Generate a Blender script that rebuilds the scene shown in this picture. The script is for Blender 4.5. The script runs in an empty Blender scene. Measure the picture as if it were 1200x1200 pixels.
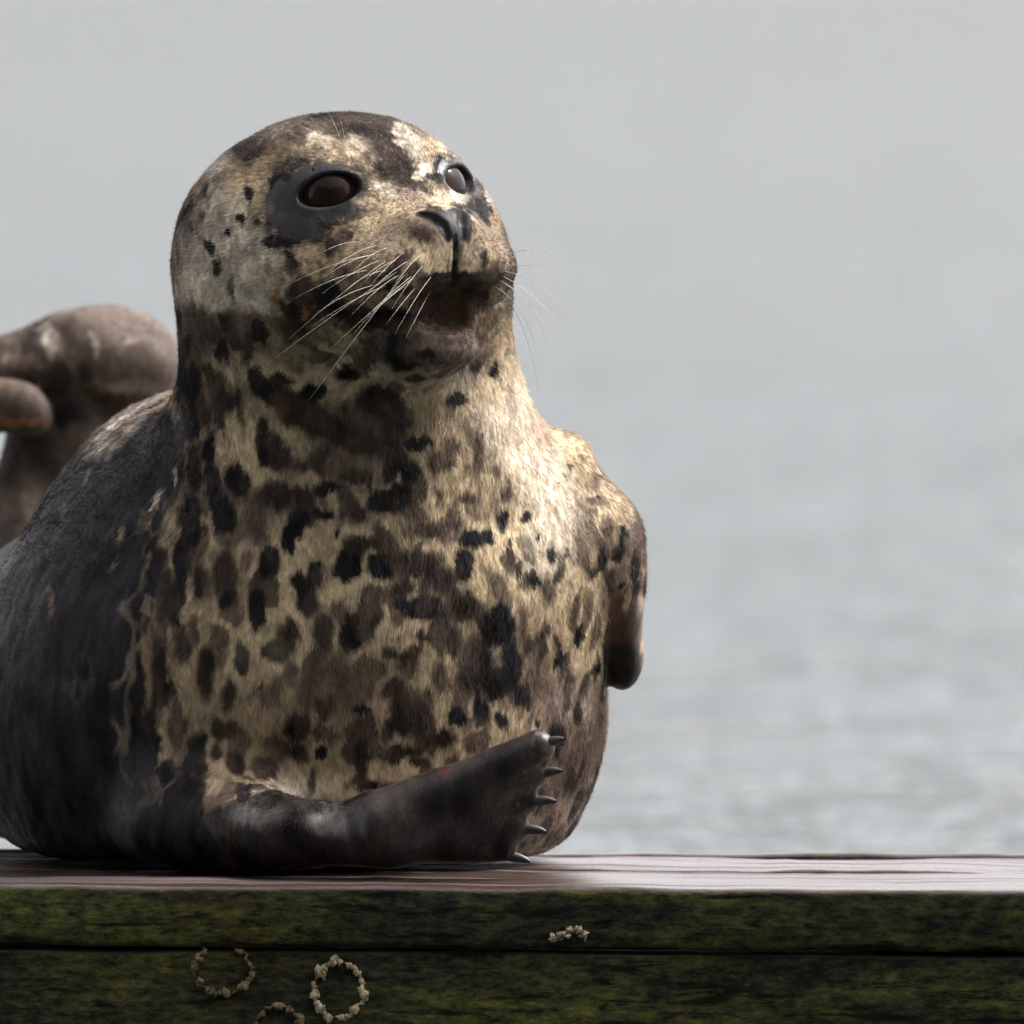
import bpy, math, random
import numpy as np
from mathutils import Matrix, Vector

# ------------------------------------------------------------------ camera, sky, sun, exposure
sc = bpy.context.scene
col = sc.collection
CAM_Y, CAM_H, PITCH, ROLL = -12.0, 0.633, math.radians(-1.9), math.radians(0.25)
LENS, SENSOR = 300.0, 16.8
cam_data = bpy.data.cameras.new('camera')
cam = bpy.data.objects.new('camera', cam_data)
col.objects.link(cam)
sc.camera = cam
cam_data.lens = LENS
cam_data.sensor_fit = 'HORIZONTAL'
cam_data.sensor_width = SENSOR
cam_data.clip_start = 0.1
cam_data.clip_end = 6000.0
CAM_M = (Matrix.Translation((0.0, CAM_Y, CAM_H)) @ Matrix.Rotation(math.radians(90) + PITCH, 4, 'X')
         @ Matrix.Rotation(ROLL, 4, 'Z'))
cam.matrix_world = CAM_M
cam_data.dof.use_dof = True
cam_data.dof.focus_distance = 11.93
cam_data.dof.aperture_fstop = 5.6

SUN_EL, SUN_AZ = math.radians(52), math.radians(72)      # azimuth: clockwise from +Y (away from camera) towards +X
world = bpy.data.worlds.new('World')
sc.world = world
world.use_nodes = True
wn = world.node_tree.nodes
wl = world.node_tree.links
wn.clear()
w_out = wn.new('ShaderNodeOutputWorld')
w_bg = wn.new('ShaderNodeBackground')
w_sky = wn.new('ShaderNodeTexSky')
w_sky.sky_type = 'NISHITA'
w_sky.sun_disc = False
w_sky.sun_elevation = SUN_EL
w_sky.sun_rotation = SUN_AZ
w_sky.dust_density = 4.0
w_sky.air_density = 1.0
w_hsv = wn.new('ShaderNodeHueSaturation')
w_hsv.inputs['Saturation'].default_value = 0.05       # thin high cloud takes most of the blue out
wl.new(w_sky.outputs['Color'], w_hsv.inputs['Color'])
w_tint = wn.new('ShaderNodeMix')
w_tint.data_type = 'RGBA'
w_tint.blend_type = 'MULTIPLY'
w_tint.inputs[0].default_value = 1.0
w_tint.inputs[7].default_value = (1.0, 0.975, 1.0, 1.0)   # the cloud's own faint tint
wl.new(w_hsv.outputs['Color'], w_tint.inputs[6])
wl.new(w_tint.outputs[2], w_bg.inputs['Color'])
w_bg.inputs['Strength'].default_value = 0.10
wl.new(w_bg.outputs['Background'], w_out.inputs['Surface'])

sun_data = bpy.data.lights.new('sun', 'SUN')
sun_data.energy = 1.5
sun_data.angle = math.radians(12)
sun_data.color = (1.0, 0.95, 0.88)
sun = bpy.data.objects.new('sun', sun_data)
col.objects.link(sun)
sdir = Vector((math.sin(SUN_AZ) * math.cos(SUN_EL), math.cos(SUN_AZ) * math.cos(SUN_EL), math.sin(SUN_EL)))
sun.rotation_euler = (-sdir).to_track_quat('-Z', 'Y').to_euler()

sc.render.engine = 'CYCLES'
sc.view_settings.view_transform = 'Standard'
sc.view_settings.look = 'None'
sc.view_settings.gamma = 1.0
sc.view_settings.exposure = 2.22
sc.cycles.use_denoising = True
sc.cycles.max_bounces = 6

# ------------------------------------------------------------------ helpers
RNG = np.random.default_rng(7)
random.seed(7)
_M = np.array(CAM_M)
_K = SENSOR / LENS


def W(u, v, y):
    """camera projection: (u, v) image pixels (1200 units wide) at depth y -> metres"""
    d = _M[:3, :3] @ np.array([(u - 600) / 1200 * _K, -(v - 600) / 1200 * _K, -1.0])
    o = _M[:3, 3]
    t = (y - o[1]) / d[1]
    return o + t * d


def image_uv(P):
    """metres -> image pixels (u, v) through the camera"""
    Q = (P - _M[:3, 3]) @ _M[:3, :3]
    return 600 + 1200 * Q[:, 0] / (-Q[:, 2]) / _K, 600 - 1200 * Q[:, 1] / (-Q[:, 2]) / _K


def _hash(ix, iy, iz, seed):
    h = (ix.astype(np.uint32) * np.uint32(374761393) + iy.astype(np.uint32) * np.uint32(668265263)
         + iz.astype(np.uint32) * np.uint32(2147483647) + np.uint32(seed) * np.uint32(974711))
    h = (h ^ (h >> np.uint32(13))) * np.uint32(1274126177)
    h = h ^ (h >> np.uint32(16))
    return (h & np.uint32(0xffffff)).astype(np.float32) / np.float32(0xffffff)


_ROT = np.array(Matrix.Rotation(0.61, 3, 'X') @ Matrix.Rotation(0.83, 3, 'Y') @ Matrix.Rotation(0.47, 3, 'Z'))


def noise(P, scale, seed=0):
    """value noise in -1..1, on a tilted lattice"""
    Q = ((P * np.asarray(scale)) @ _ROT).astype(np.float32) + np.float32(517.3)
    F = np.floor(Q)
    f = Q - F
    f = f * f * (3 - 2 * f)
    I = F.astype(np.int64)
    x, y, z = I[:, 0], I[:, 1], I[:, 2]
    r = 0
    for a in (0, 1):
        wa = f[:, 0] if a else 1 - f[:, 0]
        for b in (0, 1):
            wb = f[:, 1] if b else 1 - f[:, 1]
            for c in (0, 1):
                wc = f[:, 2] if c else 1 - f[:, 2]
                r = r + wa * wb * wc * _hash(x + a, y + b, z + c, seed)
    return r * 2 - 1


def fbm(P, scale, octaves=3, seed=0):
    r, a, s = 0, 1.0, np.asarray(scale, float)
    for k in range(octaves):
        r = r + a * noise(P, s, seed + 31 * k)
        a *= 0.5
        s = s * 2.03
    return r


def cells(P, scale, seed=0):
    """cellular noise: distance to the nearest and second nearest of jittered points, and the nearest one's number 0..1"""
    Q = (P * np.asarray(scale)).astype(np.float32) + np.float32(211.7)
    I = np.floor(Q).astype(np.int64)
    f = Q - I
    d1 = np.full(len(P), 9.0, np.float32); d2 = d1.copy(); num = np.zeros(len(P), np.float32)
    for a in (-1, 0, 1):
        for b in (-1, 0, 1):
            for c in (-1, 0, 1):
                x, y, z = I[:, 0] + a, I[:, 1] + b, I[:, 2] + c
                dx = a + _hash(x, y, z, seed) - f[:, 0]
                dy = b + _hash(x, y, z, seed + 1) - f[:, 1]
                dz = c + _hash(x, y, z, seed + 2) - f[:, 2]
                d = np.sqrt(dx * dx + dy * dy + dz * dz)
                m = d < d1
                d2 = np.where(m, d1, np.minimum(d2, d))
                num = np.where(m, _hash(x, y, z, seed + 3), num)
                d1 = np.where(m, d, d1)
    return d1, d2, num


def sstep(a, b, x):
    t = np.clip((x - a) / (b - a), 0, 1)
    return t * t * (3 - 2 * t)


def mesh_from(name, V, F, smooth=True):
    V = np.asarray(V, np.float32)
    F = np.asarray(F, np.int32)
    me = bpy.data.meshes.new(name)
    n = F.shape[1]
    me.vertices.add(len(V))
    me.vertices.foreach_set('co', V.ravel())
    me.loops.add(F.size)
    me.loops.foreach_set('vertex_index', F.ravel())
    me.polygons.add(len(F))
    me.polygons.foreach_set('loop_start', np.arange(0, F.size, n, dtype=np.int32))
    me.update(calc_edges=True)
    me.polygons.foreach_set('use_smooth', np.full(len(F), smooth))
    me.validate()
    return me


def link(name, data, parent=None, mat=None):
    o = bpy.data.objects.new(name, data)
    col.objects.link(o)
    if parent is not None:
        o.parent = parent
    if mat is not None:
        data.materials.append(mat)
    return o


def tube(pts, radii, n=6, cap=True):
    """tapered tube along a polyline -> verts, quad faces (ends closed by degenerate quads)"""
    pts = np.asarray(pts, float)
    V, F = [], []
    t = np.gradient(pts, axis=0)
    t /= np.linalg.norm(t, axis=1)[:, None]
    ref = np.array([0.3, 0.9, 0.2])
    for i, (p, d, r) in enumerate(zip(pts, t, radii)):
        a = np.cross(d, ref); a /= np.linalg.norm(a)
        b = np.cross(d, a)
        for k in range(n):
            w = 2 * math.pi * k / n
            V.append(p + r * (math.cos(w) * a + math.sin(w) * b))
    for i in range(len(pts) - 1):
        for k in range(n):
            F.append((i * n + k, i * n + (k + 1) % n, (i + 1) * n + (k + 1) % n, (i + 1) * n + k))
    return np.array(V), np.array(F)


class NT:
    """small node-tree helper"""
    def __init__(self, name):
        self.mat = bpy.data.materials.new(name)
        self.mat.use_nodes = True
        self.t = self.mat.node_tree
        self.b = self.t.nodes['Principled BSDF']
        self.out = self.t.nodes['Material Output']

    def n(self, kind, **kw):
        nd = self.t.nodes.new('ShaderNode' + kind)
        for k, v in kw.items():
            if hasattr(nd, k):
                setattr(nd, k, v)
            else:
                nd.inputs[k.replace('_', ' ')].default_value = v
        return nd

    def l(self, a, b):
        self.t.links.new(a, b)

    def ramp(self, src, stops):
        r = self.n('ValToRGB')
        e = r.color_ramp.elements
        while len(e) > len(stops):
            e.remove(e[-1])
        while len(e) < len(stops):
            e.new(0.5)
        for q, (p, c) in zip(e, stops):
            q.position = p
            q.color = (*c, 1) if len(c) == 3 else c
        self.l(src, r.inputs['Fac'])
        return r.outputs['Color']

    def noise(self, scale, detail=4, rough=0.55, vec=None, dist=0.0):
        q = self.n('TexNoise', Scale=scale, Detail=detail, Roughness=rough, Distortion=dist)
        if vec is not None:
            self.l(vec, q.inputs['Vector'])
        return q.outputs['Fac']

    def coords(self, scale=(1, 1, 1), rot=(0, 0, 0)):
        c = self.n('TexCoord')
        m = self.n('Mapping')
        m.inputs['Scale'].default_value = scale
        m.inputs['Rotation'].default_value = rot
        self.l(c.outputs['Object'], m.inputs['Vector'])
        return m.outputs['Vector']

    def mix(self, fac, a, b, blend='MIX'):
        m = self.n('Mix', data_type='RGBA', blend_type=blend)
        for s, v in ((m.inputs[0], fac), (m.inputs[6], a), (m.inputs[7], b)):
            if isinstance(v, (int, float)):
                s.default_value = v
            elif isinstance(v, tuple):
                s.default_value = (*v, 1)
            else:
                self.l(v, s)
        return m.outputs[2]

    def bump(self, h, strength, dist):
        b = self.n('Bump', Strength=strength, Distance=dist)
        self.l(h, b.inputs['Height'])
        self.l(b.outputs['Normal'], self.b.inputs['Normal'])
        return b

# ------------------------------------------------------------------ the seal's shape as a distance field
S = 0.00056                                   # metres per image pixel at the face


def smin(a, b, k):
    h = np.clip(0.5 + 0.5 * (b - a) / k, 0, 1)
    return b + (a - b) * h - k * h * (1 - h)


def smax(a, b, k):
    return -smin(-a, -b, k)


def ell(P, c, r, R=None):
    q = P - np.asarray(c, np.float32)
    if R is not None:
        q = q @ np.asarray(R, np.float32)      # columns of R: the ellipsoid's axes
    r = np.asarray(r, np.float32)
    q = q / r
    k0 = np.sqrt((q * q).sum(1)) + 1e-9
    q = q / r
    k1 = np.sqrt((q * q).sum(1)) + 1e-9
    return k0 * (k0 - 1) / k1


def cone(P, a, b, ra, rb):
    a = np.asarray(a, np.float32); b = np.asarray(b, np.float32)
    ab = b - a
    t = np.clip(((P - a) @ ab) / float(ab @ ab), 0, 1)
    q = P - a - t[:, None] * ab
    return np.sqrt((q * q).sum(1)) - (ra + (rb - ra) * t)


def flatcone(P, a, b, ra, rb, n, flat):
    """round cone squashed by the factor flat along the unit axis n"""
    n = np.asarray(n, np.float32)
    n = n / np.linalg.norm(n)
    a = np.asarray(a, np.float32)
    q = P - a
    q = q + ((q @ n) * (1 / flat - 1))[:, None] * n
    b2 = np.asarray(b, np.float32) - a
    b2 = b2 + (b2 @ n) * (1 / flat - 1) * n
    return cone(q, np.zeros(3), b2, ra, rb) * (0.5 + 0.5 * flat)


YAW, HPITCH, HROLL = math.radians(30), math.radians(10), math.radians(3.5)
HC = W(397, 277, 0.02)
_f = np.array([math.sin(YAW) * math.cos(HPITCH), -math.cos(YAW) * math.cos(HPITCH), math.sin(HPITCH)])
_s = np.array([math.cos(YAW), math.sin(YAW), 0.0])
_u = np.cross(_s, _f)
if _u[2] < 0:
    _u = -_u
_s, _u = _s * math.cos(HROLL) + _u * math.sin(HROLL), _u * math.cos(HROLL) - _s * math.sin(HROLL)
HR = np.stack([_f, _s, _u], 1)                # head axes: forward, side (towards +x), up


def HW(f, s, u):
    return HC + HR @ np.array([f, s, u])


EYE_R = 0.0225
def seg_tube(Q, pts, r):
    d = None
    for a, b in zip(pts[:-1], pts[1:]):
        e = cone(Q, a[:3], b[:3], a[3] * r, b[3] * r)
        d = e if d is None else np.minimum(d, e)
    return d


def head_mass(Q):
    """skull, cheeks, muzzle and jaw in head axes"""
    Q = Q.astype(np.float32)
    A = Q.copy(); A[:, 1] = np.abs(A[:, 1])   # mirrored: left = right
    d = ell(Q, (-0.010, 0, -0.003), (0.103, 0.098, 0.081))
    d = smin(d, ell(A, (0.013, 0.037, -0.035), (0.085, 0.062, 0.060)), 0.03)      # cheeks
    d = smin(d, cone(Q, (0.03, 0, -0.010), (0.104, 0, -0.034), 0.058, 0.036), 0.035)   # muzzle bridge
    d = smin(d, ell(A, (0.104, 0.027, -0.041), (0.041, 0.035, 0.0265)), 0.018)     # whisker pads
    d = smin(d, ell(Q, (0.130, 0, -0.020), (0.018, 0.022, 0.016)), 0.022)         # nose
    jaw = cone(Q, (0.0, 0, -0.055), (0.097, 0.0, -0.077), 0.070, 0.031)
    return smin(d, jaw, 0.016)


def snap(pts):
    """lay head-axis points (f, s, u, weight) onto the head's surface"""
    P = np.array([p[:3] for p in pts], np.float32)
    for _ in range(8):
        d = head_mass(P)
        g = gradient(P, head_mass)
        P = P - (d / np.maximum((g * g).sum(1), 0.2))[:, None] * g
    return [(*p, w[3]) for p, w in zip(P, pts)]


def gradient(P, f, e=0.0008):
    g = []
    for k in range(3):
        d = np.zeros(3, np.float32); d[k] = e
        g.append((f(P + d) - f(P - d)) / (2 * e))
    return np.stack(g, 1)


NOSTRIL = snap([(0.136, 0.0155, -0.005, 0.6), (0.142, 0.0120, -0.008, 1.0), (0.148, 0.0070, -0.016, 0.9), (0.148, 0.0052, -0.025, 0.4)])
PHILTRUM = snap([(0.150, 0, -0.026, 1.0), (0.146, 0, -0.054, 1.3)])
LIP = snap([(0.138, 0.0, -0.060, 1.0), (0.130, 0.018, -0.064, 1.0), (0.110, 0.036, -0.068, 0.85),
            (0.085, 0.056, -0.064, 0.7), (0.060, 0.068, -0.050, 0.5)])
EYES = []
for sgn in (-1, 1):
    look = np.array([0.85, sgn * 0.51, 0.13]); look /= np.linalg.norm(look)
    surf = np.array(snap([(0.075, sgn * 0.0455, 0.0165, 1.0)])[0][:3])
    EYES.append((surf - look * (EYE_R - 0.0015), look))


def head_sdf(P, fine=True):
    Q = ((P - HC.astype(np.float32)) @ HR.astype(np.float32)).astype(np.float32)
    A = Q.copy(); A[:, 1] = np.abs(A[:, 1])
    d = head_mass(Q)
    if not fine:
        return d
    # eyelids and the almond opening
    for c, look in EYES:
        up = np.array([0.05, 0, 1.0]); up -= look * (up @ look); up /= np.linalg.norm(up)
        sd = np.cross(up, look)
        sd, up = sd * math.cos(0.12) + up * math.sin(0.12), up * math.cos(0.12) - sd * math.sin(0.12)
        R = np.stack([look, sd, up], 1)
        d = smin(d, ell(Q, c - look * 0.0005, (0.0255, 0.0300, 0.0265), R), 0.010)
        hollow = ell(Q, c + look * 0.024, (0.024, 0.0215, 0.0113), R)
        d = smax(d, -hollow, 0.003)
        d = smax(d, -ell(Q, c, (EYE_R - 0.001,) * 3), 0.001)
    d = smax(d, -seg_tube(A, NOSTRIL, 0.0031), 0.003)
    d = smax(d, -seg_tube(Q, PHILTRUM, 0.0010), 0.004)
    # mouth: the lip line, and the gap that opens at the front
    d = smax(d, -seg_tube(A, LIP, 0.0052), 0.006)
    d = smax(d, -ell(Q, (0.146, 0, -0.0705), (0.036, 0.031, 0.0185)), 0.006)
    d = smin(d, ell(Q, (0.094, 0, -0.092), (0.034, 0.032, 0.0140)), 0.007)         # lower lip
    ear = ell(A, (0.000, 0.101, 0.022), (0.004, 0.012, 0.009))
    d = smax(d, -ear, 0.004)
    return d


DIGITS = [((450, 962, -0.132), (630, 876, -0.140), 0.019, 0.0110), ((452, 968, -0.132), (630, 908, -0.134), 0.019, 0.0060),
          ((455, 974, -0.128), (622, 940, -0.127), 0.019, 0.0060), ((455, 984, -0.124), (610, 972, -0.119), 0.018, 0.0060),
          ((455, 996, -0.120), (590, 1003, -0.112), 0.014, 0.0070)]


def body_sdf(P, fine=True):
    P = P.astype(np.float32)
    d = ell(P, W(333, 825, 0.14), (0.214, 0.20, 0.190))                            # chest and belly
    d = smin(d, cone(P, W(393, 330, 0.035), W(425, 650, 0.080), 0.097, 0.140), 0.06)   # neck
    d = smin(d, ell(P, W(262, 640, 0.21), (0.120, 0.15, 0.108)), 0.035)            # back of the shoulders
    d = smin(d, ell(P, W(612, 650, 0.10), (0.050, 0.070, 0.070)), 0.05)            # far shoulder
    d = smin(d, ell(P, W(220, 850, 0.42), (0.19, 0.24, 0.16)), 0.08)
    d = smin(d, ell(P, W(120, 850, 0.68), (0.125, 0.20, 0.115)), 0.08)
    d = smin(d, cone(P, W(60, 830, 0.82), W(45, 610, 0.93), 0.070, 0.036), 0.06)   # small of the tail
    d = smin(d, cone(P, W(45, 610, 0.93), W(70, 500, 0.92), 0.036, 0.036), 0.02)
    # hind flippers, one folded over the other
    h = ell(P, W(112, 432, 0.92), (0.050, 0.035, 0.040))
    h = smin(h, cone(P, W(-60, 452, 0.90), W(60, 428, 0.92), 0.022, 0.030), 0.02)
    h = smin(h, cone(P, W(100, 420, 0.90), W(150, 430, 0.92), 0.032, 0.026), 0.02)
    h = smin(h, cone(P, W(142, 425, 0.92), W(112, 545, 0.93), 0.036, 0.033), 0.02)
    h = smin(h, cone(P, W(58, 420, 0.885), W(100, 505, 0.90), 0.012, 0.010), 0.012)      # edge ray of the folded flipper
    h = smin(h, cone(P, W(95, 395, 0.888), W(170, 425, 0.895), 0.010, 0.012), 0.014)
    h = smax(h, -cone(P, W(52, 496, 0.87), W(100, 476, 0.87), 0.019, 0.012), 0.010)
    d = smin(d, h, 0.012)
    d = smin(d, smin(flatcone(P, W(-70, 470, 0.875), W(22, 480, 0.865), 0.026, 0.019, (0, 0.5, 1), 0.85), cone(P, W(20, 474, 0.865), W(44, 492, 0.862), 0.012, 0.009), 0.015), 0.006)
    # far fore flipper, hanging along the flank
    n = (0.85, 0.25, -0.1)
    e = flatcone(P, W(652, 580, 0.10), W(708, 665, 0.10), 0.042, 0.036, n, 0.62)
    e = smin(e, flatcone(P, W(710, 650, 0.095), W(732, 772, 0.105), 0.036, 0.021, n, 0.55), 0.02)
    d = smin(d, e, 0.010)
    d = smin(d, head_sdf(P, fine), 0.034)
    # chest folds: the throat rolls over the breast
    # near fore flipper
    d = smin(d, cone(P, W(215, 965, -0.030), W(350, 985, -0.105), 0.042, 0.026), 0.03)
    g = cone(P, W(330, 984, -0.100), W(455, 982, -0.130), 0.027, 0.020)
    k = None
    for a, b, ra, rb in DIGITS:
        q = cone(P, W(*a), W(*b), ra, rb)
        k = q if k is None else smin(k, q, 0.012)
    k = smin(k, cone(P, W(622, 886, -0.138), W(592, 994, -0.114), 0.0042, 0.0042), 0.010)      # the web
    g = smin(g, k, 0.018)
    d = smin(d, g, 0.007)
    # it lies flat on the boards
    d = smax(d, 0.002 - P[:, 2], 0.022)
    return d


def body_eval(P, fine=True, chunk=400000):
    return np.concatenate([body_sdf(P[i:i + chunk], fine) for i in range(0, len(P), chunk)])


def axis(lo, a, b, hi, fine, coarse):
    x = [lo]
    while x[-1] < hi:
        x.append(x[-1] + (fine if a <= x[-1] <= b else coarse))
    return np.array(x, np.float32)


def surface_nets(xs, ys, zs, f):
    nx, ny, nz = len(xs), len(ys), len(zs)
    G = np.stack(np.meshgrid(xs, ys, zs, indexing='ij'), -1)
    D = f(G.reshape(-1, 3)).reshape(nx, ny, nz)
    inside = D < 0
    acc = np.zeros((nx - 1, ny - 1, nz - 1, 3), np.float32)
    cnt = np.zeros((nx - 1, ny - 1, nz - 1), np.int32)
    sl = [slice(None, -1), slice(1, None)]
    crossings = []
    for ax in range(3):
        lo = [slice(None)] * 3; hi = [slice(None)] * 3
        lo[ax] = slice(None, -1); hi[ax] = slice(1, None)
        lo, hi = tuple(lo), tuple(hi)
        c = inside[lo] != inside[hi]
        idx = np.argwhere(c)
        d0 = D[lo][c]; d1 = D[hi][c]
        t = (d0 / (d0 - d1))[:, None]
        p = G[lo][c] * (1 - t) + G[hi][c] * t
        o1, o2 = [k for k in range(3) if k != ax]
        for da in (0, -1):
            for db in (0, -1):
                q = idx.copy()
                q[:, o1] += da; q[:, o2] += db
                ok = (q[:, o1] >= 0) & (q[:, o2] >= 0) & (q[:, 0] < nx - 1) & (q[:, 1] < ny - 1) & (q[:, 2] < nz - 1)
                np.add.at(acc, tuple(q[ok].T), p[ok])
                np.add.at(cnt, tuple(q[ok].T), 1)
        crossings.append((ax, o1, o2, idx, inside[lo][c]))
    act = cnt > 0
    vid = np.full(cnt.shape, -1, np.int64)
    vid[act] = np.arange(act.sum())
    V = acc[act] / cnt[act][:, None]
    quads = []
    for ax, o1, o2, idx, ins in crossings:
        ok = (idx[:, o1] > 0) & (idx[:, o2] > 0) & (idx[:, o1] < cnt.shape[o1]) & (idx[:, o2] < cnt.shape[o2])
        idx, ins = idx[ok], ins[ok]
        def at(a, b):
            q = idx.copy(); q[:, o1] += a; q[:, o2] += b
            return vid[tuple(q.T)]
        q = np.stack([at(-1, -1), at(0, -1), at(0, 0), at(-1, 0)], 1)
        flip = ins if ax != 1 else ~ins
        q[~flip] = q[~flip][:, ::-1]
        quads.append(q)
    return V, np.concatenate(quads)


def subdivide(V, F):
    """each quad into four"""
    E = np.concatenate([F[:, [i, (i + 1) % 4]] for i in range(4)])
    key = np.sort(E, 1)
    code = key[:, 0].astype(np.int64) * len(V) + key[:, 1]
    uq, inv = np.unique(code, return_inverse=True)
    mid = (V[uq // len(V)] + V[uq % len(V)]) / 2
    e = (len(V) + inv).reshape(4, len(F))
    cen = V[F].mean(1)
    c = len(V) + len(uq) + np.arange(len(F))
    V2 = np.concatenate([V, mid, cen])
    F2 = np.concatenate([np.stack([F[:, i], e[i], c, e[i - 1]], 1) for i in range(4)])
    return V2, F2


def project(V, f, steps=2):
    for _ in range(steps):
        d = f(V)
        g = gradient(V, f)
        V = V - np.clip(d / np.maximum((g * g).sum(1), 0.15), -0.006, 0.006)[:, None] * g
    return V

N_STRANDS = 600000

# ------------------------------------------------------------------ the coat: colours by place on the body
PAL = {'K': (0.014, 0.013, 0.014), 'D': (0.046, 0.033, 0.027), 'B': (0.108, 0.077, 0.058), 'T': (0.285, 0.213, 0.140),
       'C': (0.53, 0.42, 0.275), 'L': (0.62, 0.54, 0.43), 'G': (0.42, 0.36, 0.31), 'S': (0.012, 0.012, 0.014),
       'M': (0.22, 0.17, 0.135), 'P': (0.58, 0.36, 0.28), 'O': (0.30, 0.15, 0.075), 'R': (0.075, 0.009, 0.010),
       'N': (0.062, 0.035, 0.023)}  # L also paints in light: sky-lit left cheek and sunlit right breast
# (u, v, half-width, half-height, colour[, tilt in degrees]) in image pixels; laid on the body's near surface
COAT_HEAD = '''
405 148 150 34 D; 300 185 60 34 D; 255 225 26 40 M; 350 155 60 14 M; 440 146 50 12 D; 520 165 26 14 M; 250 190 20 20 G; 330 172 26 12 B;
277 230 22 32 C; 262 250 26 32 L; 245 300 36 44 G; 290 305 44 34 G; 240 335 40 22 G; 300 345 50 18 G; 225 345 22 14 L; 262 352 26 12 L; 305 358 26 11 L; 240 320 26 12 L -20; 290 320 26 10 L -25; 280 280 24 10 L -20; 318 300 22 16 L; 265 285 30 10 L -20;
304 215 12 28 C; 318 188 24 9 T -25; 352 198 26 7 T -25; 330 325 22 14 C; 372 312 22 24 C; 360 292 18 12 C; 395 300 14 20 T;
392 176 40 12 C; 425 164 20 12 L -20; 437 184 8 24 L -25; 375 165 18 8 L; 408 190 20 8 T; 440 210 16 20 T; 448 222 18 8 L; 430 232 18 10 C;
455 165 26 26 D; 466 193 30 22 D; 478 213 28 12 D 10; 440 150 24 14 D;
472 158 14 10 L 40; 487 174 11 20 L -35; 508 175 20 12 C 20; 520 190 14 8 C; 500 196 18 6 L -40; 545 182 14 14 T;
530 196 24 13 S 20; 541 214 19 28 K; 565 248 9 22 S -20; 572 232 6 10 G;
382 222 50 40 K; 335 240 25 34 K; 352 264 32 22 K 15; 334 283 13 9 K; 330 215 16 10 K; 400 250 30 14 K -30;
470 245 60 18 M -10; 440 262 40 16 T -20; 490 250 36 14 T; 520 235 22 10 C -20; 415 268 34 10 C -25; 455 238 30 7 C 10;
425 292 34 20 C -15; 450 300 40 24 T; 470 282 50 20 M; 500 290 34 34 T; 480 325 44 22 T; 430 330 34 20 T; 505 262 26 12 B; 495 275 14 10 D; 510 310 22 22 C;
392 287 9 16 D; 405 275 8 10 B; 388 338 11 9 K; 400 318 8 8 B; 355 340 16 13 D; 346 316 12 8 B; 366 352 16 10 D; 335 395 13 14 D;
470 305 16 7 D -30; 455 322 18 6 D -25; 486 318 14 8 D -40; 440 340 22 6 B -20; 476 340 12 7 D; 462 338 8 6 K; 500 330 10 12 B;
560 285 20 22 T; 578 300 16 20 T; 567 302 8 13 K 20; 585 318 10 14 D; 552 310 10 22 C; 575 330 12 12 D; 592 306 8 14 M; 590 340 8 10 M;
536 256 11 18 K; 513 248 15 5 K 20; 526 263 6 16 K -15; 547 262 6 20 K; 535 296 1.5 22 D;
530 330 34 10 K; 530 345 42 14 N; 525 362 36 22 N; 545 372 26 16 N; 500 356 20 12 N; 455 371 50 11 K 4; 410 366 34 12 K 8; 380 352 18 14 K 30; 440 380 40 9 N; 566 360 8 20 N; 350 362 26 9 N 20;
530 392 38 10 B; 565 378 10 12 T; 500 396 24 8 B; 455 400 30 14 B; 420 400 34 12 T; 395 398 20 10 C; 465 408 15 20 K; 478 428 18 8 K; 440 408 14 16 B; 500 412 24 12 B; 520 420 40 12 B; 545 412 26 10 M; 525 402 10 7 D; 500 418 12 6 K; 540 398 8 5 D; 408 436 15 8 K; 430 425 14 8 B;
389 408 14 7 C; 404 420 8 6 L; 365 392 20 10 T; 350 382 18 14 D; 302 390 9 12 K; 322 405 10 20 T; 345 418 26 12 T;
291 229 4.5 14 K; 284 258 7 5 K 25; 265 270 5 5 K; 245 290 5 13 K -15; 255 315 5 11 K -15; 240 222 6 10 D; 225 265 4 6 D; 316 285 8 6 K; 340 300 9 5 K 10; 272 340 3 20 B; 345 310 10 6 D; 235 255 4 8 B; 326 348 5 9 O 20; 360 362 5 6 O
'''
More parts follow.
